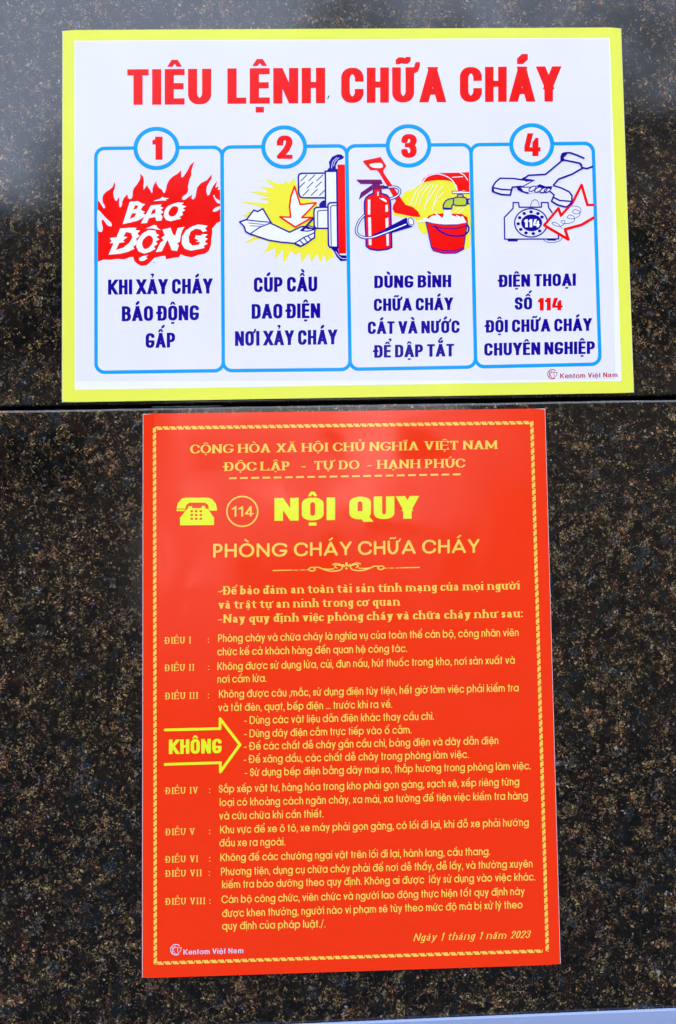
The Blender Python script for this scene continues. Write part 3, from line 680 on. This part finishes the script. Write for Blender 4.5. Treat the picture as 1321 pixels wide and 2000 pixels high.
d.S('blue', 8, pts('1060 918 985 922 968 935 970 1090'), pts('1160 870 1115 872 1098 885 1104 1290'), *[pts(q) for q in ('805 626 860 570', '882 626 940 570', '960 626 1020 570', '790 690 840 642', '865 698 922 640', '948 692 1005 638', '825 772 882 714', '905 770 965 712', '988 770 1038 722')])
B.multi('switch_picture', d.p, 6, panels[1])
d = Draw(430, 230, 5.0808)
ar = pts('740 682 796 862 955 845 812 992 915 990 747 1086 595 984 702 988 690 880 705 780')
d.P('white', ar).S('red', 17, ar, closed=True)
B.multi('arrow_picture', d.p, 11, panels[1])
d = Draw(430, 230, 5.0808)
arm = pts('195 1035 265 1010 335 918 375 932 425 903 500 1030 512 1052 690 1137 800 1085 830 1080 870 1100 945 1100 940 1135 938 1190 900 1215 870 1240 800 1278 740 1247 600 1235 480 1215 300 1155 255 1130 240 1080')
d.P('white', arm).S('blue', 13, arm, closed=True)
d.S('blue', 10, pts('265 1015 380 1028 500 1038'), pts('310 1145 400 1085 505 1045'), pts('800 1120 870 1127 945 1108'), pts('740 1247 830 1190 938 1142'), pts('795 1222 832 1258'), pts('832 1192 868 1238'), pts('872 1175 905 1212'), pts('800 1120 850 1075 905 1102'))
d.S('blue', 6, pts('285 1045 430 1060'), pts('300 1072 400 1078')).S('blue', 17, pts('818 1120 925 1000'), pts('745 1250 790 1272')).S('blue', 8, pts('860 1065 935 1088 905 1122'))
B.multi('arm_picture', d.p, 12, panels[1])

# panel three: shovel, sand, drum, extinguisher, tap and bucket
d = Draw(670, 230, 5.0808)
d.P('red', pts('785 642 800 602 850 566 930 550 1150 545 1253 540 1256 728 1140 728 1130 670 1090 640 950 625 850 640'))
B.multi('drum_picture', d.p, 5, panels[2])
d = Draw(670, 230, 5.0808)
d.P('burst', smooth(pts('575 800 620 732 690 715 780 652 880 626 1000 620 1090 638 1130 690 1142 740 1256 750 1266 1240 1240 1292 1200 1310 1190 1200 1150 1020 900 1060 850 1150 790 1145 750 1092 740 1040 690 990 580 985 500 962 500 930 560 880'), True, 2))
d.S('white', 9, pts('795 640 830 590 900 562 960 560 1040 588 1100 640 1138 725'), sm=3)
d.S('white', 8, pts('1160 545 1205 570 1240 620'), pts('1085 592 1190 585'))
d.S('white', 6, *[pts(q) for q in ('780 670 720 740 668 862', '830 665 760 740 710 862', '870 660 800 740 755 862', '900 660 850 760 800 925', '935 665 880 760 830 850', '990 675 940 740 885 925', '1000 740 940 800 905 870', '880 770 860 800', '1170 890 1090 945', '1200 900 1150 950')])
B.multi('sand_picture', d.p, 6, panels[2])
d = Draw(670, 230, 5.0808)
d.P('red', pts('198 435 210 425 375 390 432 480 400 525 403 545 560 775 602 838 622 865 690 885 745 930 770 986 700 982 515 944 493 905 500 865 527 825 352 532 330 520 275 522 240 485'))
d.P('white', smooth(pts('262 462 375 448 398 485 372 500 300 496'), True, 2))
B.multi('shovel_picture', d.p, 9, panels[2])
d = Draw(670, 230, 5.0808)
body = pts('213 880 216 830 230 795 262 768 303 752 303 700 376 700 380 752 435 768 465 800 473 850 485 1285 440 1305 350 1315 270 1303 233 1275')
d.P('red', body).S('blue', 13, body, closed=True)
d.P('white', pts('248 815 272 812 272 962 248 962'), pts('250 990 278 990 284 1265 258 1262'), pts('422 868 446 862 448 930 422 936'), pts('422 1000 450 990 456 1268 434 1272'), pts('358 798 405 800 432 822 434 840 405 828'), pts('340 735 354 735 354 775 342 775'))
d.P('purple', pts('140 618 376 618 390 655 178 654'), pts('290 655 368 652 372 702 298 716'), pts('288 672 182 745 164 808 182 790 292 712'), pts('365 675 412 668 412 708 368 706'))
d.S('blue', 6, pts('140 618 376 618 390 655 178 654'), pts('288 672 182 745 164 808 182 790 292 712'), closed=True)
d.P('blue', pts('405 676 455 682 455 702 405 706'))
h1 = pts('455 690 525 690 562 715 560 752 530 782 472 806'); h2 = pts('212 968 160 1030 132 1110 150 1160 215 1190 300 1185 420 1140')
d.S('blue', 24, h1, h2, sm=3).P('blue', pts('300 1160 440 1100 625 992 640 1090 690 1080 420 1160 330 1192')).P('blue', pts('420 1100 630 990 690 1082 480 1145'))
d.S('white', 11, h1, h2, pts('300 1184 420 1142 625 1058'), sm=3)
d.P('white', ellipse(675, 1030, 34, 46, 20, -.4)).S('blue', 7, ellipse(675, 1030, 26, 37, 20, -.4), closed=True)
B.multi('extinguisher_picture', d.p, 10, panels[2])
d = Draw(670, 230, 5.0808)
tap = smooth(pts('998 905 1000 862 1022 825 1060 806 1100 800 1128 790 1198 790 1225 805 1226 858 1200 872 1120 872 1095 860 1080 880 1076 905'), True, 2)
d.P('olive', tap, pts('1225 808 1256 808 1256 856 1225 856')).S('blue', 11, tap, closed=True)
d.S('blue', 11, pts('1226 808 1256 808'), pts('1226 856 1256 856'), pts('1240 808 1240 856'), pts('1135 788 1140 765 1190 765 1196 788'), pts('1100 802 1095 860'))
d.P('white', pts('1085 728 1256 735 1256 752 1085 752'), ellipse(1172, 740, 24, 12, 14)).S('blue', 6, pts('1085 728 1150 730 1172 726 1195 730 1256 733'), pts('1085 728 1085 752 1256 752')).P('blue', pts('998 890 1074 895 1076 912 996 912'))
B.multi('tap_picture', d.p, 9, panels[2])
d = Draw(670, 230, 5.0808)
bk = pts('824 1035 1000 1062 1130 1060 1236 1030 1196 1305 1120 1342 1000 1345 898 1318 880 1290')
d.P('red', pts('828 1010 850 975 900 955 1000 950 1180 955 1235 990 1240 1035 1030 1050'), bk).S('blue', 9, bk, closed=True)
d.P('white', pts('735 1030 800 1010 790 990 850 1003 880 975 930 968 905 930 960 975 992 995 1010 915 1070 915 1082 968 1130 985 1120 962 1170 985 1190 975 1205 1005 1228 1040 1130 1058 1000 1060 900 1048 830 1030 770 1042'))
d.S('blue', 7, pts('880 1075 1000 1100 1130 1100 1225 1072'), pts('890 1290 1000 1318 1120 1315 1196 1290'), sm=2)
d.S('blue', 14, pts('915 1075 960 1125 1060 1168 1180 1172 1236 1140 1250 1095 1232 1060'), sm=3)
B.multi('bucket_picture', d.p, 12, panels[2])

# panel four: hand, dial telephone, arrow
d = Draw(920, 230, 5.0808)
d.S('blue', 12, pts('335 1205 332 990 418 900 420 842 472 842 480 888 700 888 700 842 765 842 772 892 805 942'), pts('868 1160 870 1203 335 1205'))
d.S('blue', 11, ellipse(597, 1043, 163, 141, 40), closed=True)
d.P('blue', ellipse(603, 1043, 104, 84, 36), pts('365 1205 465 1205 465 1228 365 1228'), pts('750 1202 852 1202 842 1220 760 1220'), *[ellipse(597 + 128 * math.cos(a), 1043 - 109 * math.sin(a), 18, 16, 10) for a in (math.radians(q) for q in (32, 58, 90, 122, 152, 185, 217, 247, 280, 312))])
d.T('white', 'number', '114', 528, 1088, 684, 1086, 80)
d.S('blue', 5, pts('592 888 598 850 618 820 645 815 668 835 680 888'), pts('715 1205 750 1232 810 1238 880 1222 910 1180 912 1120 890 1080'), sm=3)
B.multi('telephone_picture', d.p, 5, panels[3])
d = Draw(920, 230, 5.0808)
ra = pts('1217 865 1156 868 1098 668 1005 850 893 972 868 900 728 1067 968 1208 932 1108 1100 1062 1217 992')
d.P('field', ra).S('red', 27, ra)
d.S('blue', 5, pts('1000 878 1055 880 1088 905 1085 945 1040 955 1008 935 1030 912 1075 930 1078 970 1030 1000 975 1002 955 985 985 965 1025 985 1020 1030 960 1050 905 1045 895 1025 925 1022 930 1050 880 1080 825 1065 805 1045 830 1038 870 1060 905 1100'), sm=4)
B.multi('arrow_picture', d.p, 10, panels[3])
d = Draw(920, 230, 5.0808)
d.P('field', pts('215 735 215 690 245 640 290 602 545 618 820 675 975 735 1002 775 1000 850 945 888 800 830 780 730 570 750 410 690 390 768'))
d.S('blue', 14, pts('215 735 214 690 245 640 290 602 420 604 545 622'), pts('222 695 300 712 405 718'), pts('215 733 300 762 390 768 410 690 500 682'), pts('520 612 570 572 740 563 890 438'), pts('820 668 870 610 1000 562 1110 500'),
    pts('820 675 900 700 975 737 1002 775 1000 850 945 888 860 866 800 830 825 768 782 730'), pts('820 792 880 822 995 832'), pts('895 400 905 360 930 350 985 348 1060 375 1120 402'), pts('925 420 1080 452 1102 495 1150 505 1205 486'))
d.S('blue', 9, pts('545 632 628 620 500 692'), pts('500 690 590 690'), *[ellipse(x, y, 40, 20, 14, -.55) + [ellipse(x, y, 40, 20, 14, -.55)[0]] for x, y in ((610, 706), (668, 714), (722, 720), (762, 716))])
d.P('blue', pts('888 440 888 380 912 350 965 350 918 400 940 425'), pts('448 690 492 690 520 728 575 742 570 758 510 740 470 722'), pts('640 680 685 660 740 682 815 680 790 712 745 696 700 700'), pts('500 605 570 570 540 606 600 612 625 622 560 632'), pts('1075 450 1100 455 1112 500 1095 495'), pts('940 888 1000 830 998 852 955 890'), pts('210 690 228 690 230 740 212 738'))
B.multi('hand_picture', d.p, 13, panels[3])
# maker's mark
words(B, up, 'maker_name', 'mark', 'arialb', [('Kentom Việt Nam', 1094.3, 739.0, 1206.6, 736.6, 9.7)])
def logo(board, parent, mat, cx, cy, r, lay=4):
    d = Draw(cx, cy, 1 / r)
    d.S(mat, .16, [(.92 * math.cos(a), .92 * math.sin(a)) for a in (math.radians(q) for q in range(-300, -44, 12))])
    d.S(mat, .12, [(-.55, -.62), (-.55, .66)], [(-.1, -.66), (-.52, 0), (-.12, .72)], [(-.25, -.38), (.95, -.38), (.8, .2), (.35, .72), (.0, .86)], [(.32, -.38), (.32, .4)])
    board.multi('maker_logo', d.p, lay, parent)
logo(B, up, 'mark', 1079.2, 730.9, 10)

# ------------------------------------------------------------------ lower notice
RC = [(278.6, 808.1), (1066.1, 797.7), (1096.4, 1884), (277.1, 1910.8)]
px_, py_ = pin(687, 1900, 0)
rd = empty('fire_rules_notice', wb(px_, py_, 0), 'tall red fire regulations notice with yellow lettering inside a rope border, under the joint', 'sign')
plate('board', RC, TH, rd, 'board_red', .0085, .0007)
R = Board(rd, TH)
# rope border
def rope2(a, b, n, tw=3.2):
    L = math.hypot(b[0] - a[0], b[1] - a[1]); dx, dy = (b[0] - a[0]) / L, (b[1] - a[1]) / L; nx, ny = -dy, dx; p = L / n; pol = []
    for k in range(n):
        s = k * p
        m = lambda t, e: (a[0] + dx * (s + t * p) + nx * e, a[1] + dy * (s + t * p) + ny * e)
        pol.append([m(t, e) for t, e in ((0, -tw), (.68, -tw), (.93, tw), (.25, tw))])
        pol.append([m(t, e) for t, e in ((.88, tw * .6), (.95, tw), (1.06, -tw), (.97, -tw))])
    return union(pol, 1e-4)
for a, b, n in [((304.5, 836.4), (1036, 825.4), 53), ((1038.8, 822), (1069.3, 1858), 78), ((305.5, 1881.4), (1060, 1857.3), 50), ((302.0, 834), (303.8, 1883.5), 82)]:
    V, F = rope2(a, b, n); R.put('rope_border', V, F, 'gold', 3 if b[0] - a[0] > 500 else 4, rd)
L_ = lambda name, mat, sty, *it: words(R, rd, name, mat, sty, list(it))
L_('heading_line', 'gold', 'serif', ('CỘNG HÒA', 371.5, 885.8, 529, 883.4, 17), ('XÃ HỘI CHỦ NGHĨA', 539.6, 883.3, 818.4, 879.2, 17), ('VIỆT NAM', 828.5, 879, 972.7, 876.8, 17))
L_('heading_line', 'gold', 'serif', ('ĐỘC LẬP', 437.6, 920, 567.3, 918.3, 17), ('-', 589, 918, 598, 918, 17), ('TỰ DO', 613, 917.6, 702.6, 916, 17), ('-', 717.5, 915.8, 726.5, 915.7, 17), ('HẠNH PHÚC', 736, 915.6, 909.3, 912.8, 17))
pol = []
for k in range(21):
    x = 447.5 + k * 21.87; y = 934.2 - (x - 447.5) * 7.8 / 452; pol.append([(x, y - 1.6), (x + 15, y - 1.9), (x + 15, y + 1.4), (x, y + 1.7)])
R.put('dashed_rule', *union(pol, 1e-4), 'gold', 4, rd)
L_('heading_word', 'lime', 'fat', ('NỘI', 536.3, 1017.4, 654.9, 1015.8, 44.6))
L_('heading_word', 'lime', 'fat', ('QUY', 682.4, 1014.8, 815.8, 1013, 44.4))
L_('heading_line', 'gold', 'geob', ('PHÒNG', 416.5, 1089.3, 561.5, 1087.2, 27.2), ('CHÁY', 574.2, 1086.9, 687, 1084.6, 27.2), ('CHỮA', 699.3, 1084.4, 812.3, 1081.8, 27.2), ('CHÁY', 824.6, 1081.6, 937, 1079.7, 27.2))
# telephone pictogram and the ringed emergency number
d = Draw(270, 790, 3.222)
hs = [(242, 655), (250, 622), (275, 592), (305, 586), (440, 586), (468, 596), (490, 625), (497, 655), (445, 655), (440, 630), (420, 618), (325, 618), (303, 632), (298, 655)]
d.P('lime', hs, pts('242 661 298 661 290 671 242 671'), pts('443 655 497 655 497 668 452 668'), pts('318 640 338 640 342 652 400 652 402 638 420 638 425 655 442 658 468 700 478 710 478 759 264 761 264 712 300 668 312 655'))
B_ = []
for yy in (672, 695, 719):
    for xx in (338, 366, 395): B_.append(pts(f'{xx-8} {yy-6} {xx+8} {yy-6} {xx+8} {yy+6} {xx-8} {yy+6}'))
d.P('board_red', *B_)
R.multi('telephone_symbol', d.p, 4, rd)
d = Draw(270, 790, 3.222).S('gold', 9.5, ellipse(656, 673, 97, 94), closed=True)
d.T('gold', 'arial', '114', 588, 707, 730, 704, 66)
R.multi('ringed_number', d.p, 4, rd)
# scroll ornament
d = Draw(0, 0, 1)
def sl(x): return 1114.4 - (x - 533) * 6.2 / 289
d.P('gold', [(533, sl(533) - 1), (570, sl(570) - .9), (570, sl(570) + .7), (533, sl(533) + 1)], [(782, sl(782) - .8), (820, sl(820) - 1), (820, sl(820) + 1), (782, sl(782) + .8)])
d.S('gold', 1.5, *[[(x, sl(x)), (x + w, sl(x + w))] for x, w in ((572, 1), (576, 5), (585, 1), (589, 7), (599, 5), (749, 6), (759, 1), (763, 6), (773, 1), (776, 4))])
def mir(q): return [(1354 - x, y - (x - 677) * -.0429 * 0 - (1354 - 2 * x) * .0215) for x, y in q]
left = [[(603, 1112), (607, 1108.5), (613, 1109), (616, 1112), (612, 1115), (606, 1114.5), (603, 1112)], [(612, 1109), (622, 1108), (632, 1112), (645, 1115.5), (658, 1115), (667, 1112), (669, 1107), (663, 1103.5), (656, 1104), (654, 1107.5), (658, 1109)], [(632, 1111), (642, 1112), (652, 1111)], [(666, 1103), (658, 1100.5), (650, 1102.5)]]
d.S('gold', 2.3, *[smooth(q, False, 3) for q in left], *[smooth(mir(q), False, 3) for q in left])
d.P('gold', ellipse(677, 1102, 2.6, 4.2, 12), ellipse(671, 1104.5, 4, 1.9, 12, .6), ellipse(683, 1104.2, 4, 1.9, 12, -.6), ellipse(677, 1110, 2.5, 2, 10))
R.multi('scroll_ornament', d.p, 4, rd)
for it in [('-Để bảo đảm an toàn tài sản tính mạng của mọi người', 426.3, 1161.6, 1016.4, 1151, 16.4), ('và trật tự an ninh trong cơ quan', 426.6, 1189, 782, 1182.6, 16.4), ('-Nay quy định việc phòng cháy và chữa cháy như sau:', 426.3, 1216.6, 1021.6, 1205.6, 16.4)]:
    L_('text_line', 'gold', 'serif', it)
for t, x0, x1, y, cx in [('I', 322, 374, 1257.5, 407.5), ('II', 322, 380.5, 1310.8, 408), ('III', 322.7, 387.8, 1365.9, 407.5), ('IV', 323.3, 387.2, 1551, 409.8), ('V', 323.6, 381, 1631.3, 409.8), ('VI', 323.4, 387.8, 1684.9, 410), ('VII', 323.4, 395, 1712.6, 409), ('VIII', 323.4, 401.8, 1767.3, 410.3)]:
    L_('article_number', 'gold', 'serifl', ('ĐIỀU ' + t, x0, y, x1, y - (x1 - x0) * .02, 12.8), (':', cx - 1.3, y - 2, cx + 1.3, y - 2, 13))
for it in [('Phòng cháy và chữa cháy là nghĩa vụ của toàn thể cán bộ, công nhân viên', 426.3, 1254.2, 1013.4, 1242.6), ('chức kể cả khách hàng đến quan hệ công tác.', 424.8, 1280.4, 795.7, 1273.6),
    ('Không được sử dụng lửa, củi, đun nấu, hút thuốc trong kho, nơi sản xuất và', 425, 1309, 1006, 1296.4), ('nơi cấm lửa.', 425, 1334, 521, 1331.8),
    ('Không được câu ,mắc, sử dụng điện tùy tiện, hết giờ làm việc phải kiểm tra', 427.8, 1363.1, 1013.4, 1350.5), ('và tắt đèn, quạt, bếp điện ... trước khi ra về.', 427, 1389.5, 766.4, 1382.4),
    ('- Dùng các vật liệu dẫn điện khác thay cầu chì.', 477, 1414.2, 848, 1405.8), ('- Dùng dây điện cắm trực tiếp vào ổ cắm.', 477, 1440.3, 804, 1432.4),
    ('- Để các chất dễ cháy gần cầu chì, bảng điện và dây dẫn điện', 477, 1465.1, 973.7, 1453.4), ('- Để xăng dầu, các chất dễ cháy trong phòng làm việc.', 476, 1490.5, 915.8, 1480.5),
    ('- Sử dụng bếp điện bằng dây mai so, thắp hương trong phòng làm việc.', 478, 1516.3, 1036.9, 1502.8), ('Sắp xếp vật tư, hàng hóa trong kho phải gọn gàng, sạch sẽ, xếp riêng từng', 427.8, 1548.4, 1014.4, 1534),
    ('loại có khoảng cách ngăn cháy, xa mái, xa tường để tiện việc kiểm tra hàng', 429.3, 1574.7, 1031.3, 1561.2), ('và cứu chữa khi cần thiết.', 428.7, 1601, 632.2, 1596.5),
    ('Khu vực để xe ô tô, xe máy phải gọn gàng, có lối đi lại, khi đỗ xe phải hướng', 430.2, 1628, 1033, 1613.3), ('đầu xe ra ngoài.', 428.7, 1653.6, 557.4, 1651.2),
    ('Không để các chướng ngại vật trên lối đi lại, hành lang, cầu thang.', 430.5, 1682.3, 957.8, 1670), ('Phương tiện, dụng cụ chữa cháy phải để nơi dễ thấy, dễ lấy, và thường xuyên', 431.8, 1710, 1040.6, 1694),
    ('kiểm tra bảo dưỡng theo quy định. Không ai được  lấy sử dụng vào việc khác.', 434, 1735.2, 1046, 1719.6), ('Cán bộ công chức, viên chức và người lao động thực hiện tốt quy định này', 432.8, 1764.3, 1025, 1747.8),
    ('được khen thưởng, người nào vi phạm sẽ tùy theo mức độ mà bị xử lý theo', 434, 1791.4, 1020.9, 1774), ('quy định của pháp luật./.', 434, 1816, 635.9, 1811.4)]:
    L_('text_line', 'gold', 'geo', it + (15.4,))
d = Draw(300, 1390, 3.3025).S('lime', 19, pts('76 118 430 109 430 46 558 213 432 388 432 329 76 340'))
R.multi('arrow_symbol', d.p, 4, rd)
L_('arrow_word', 'lime', 'caption', ('KHÔNG', 330.3, 1472.9, 433.2, 1471, 28.3))
L_('date_line', 'gold', 'serifi', ('Ngày 1 tháng 1 năm 2023', 807, 1838, 1034, 1831.8, 14.6))
words(R, rd, 'maker_name', 'pinkish', 'arialb', [('Kentom Việt Nam', 358.5, 1864.8, 475.7, 1861.4, 10.6)])
logo(R, rd, 'pinkish', 343.9, 1854.8, 11.2)

# ------------------------------------------------------------------ the pale blue sheet at the foot of the picture
a = pin(640, 2000.5, .004); b = pin(1321, 1972, .004)
ex = (b[0] - a[0], b[1] - a[1]); sl_ = ex[1] / ex[0]
x0, x1 = a[0] - .13, b[0] + .06
y0, y1 = a[1] - .13 * sl_, b[1] + .06 * sl_
bs = empty('blue_board', wb(x1, y1 - .3, 0), 'plain periwinkle blue board under the red notice, only its top edge showing at lower right', 'board')
V = []
for z in (.0005, .004):
    for (x, y) in ((x0, y0), (x1, y1), (x1 - .003, y1 - .30), (x0 - .003, y0 - .30)): V.append(wb(x, y, z) - bs.location)
F = [(7, 6, 5, 4), (0, 1, 2, 3), (4, 5, 1, 0), (5, 6, 2, 1), (6, 7, 3, 2), (7, 4, 0, 3)]
o = mesh('panel', V, F, [M['sheet_blue']], None, bs)
bv = o.modifiers.new('bevel', 'BEVEL'); bv.width = .0006; bv.segments = 2
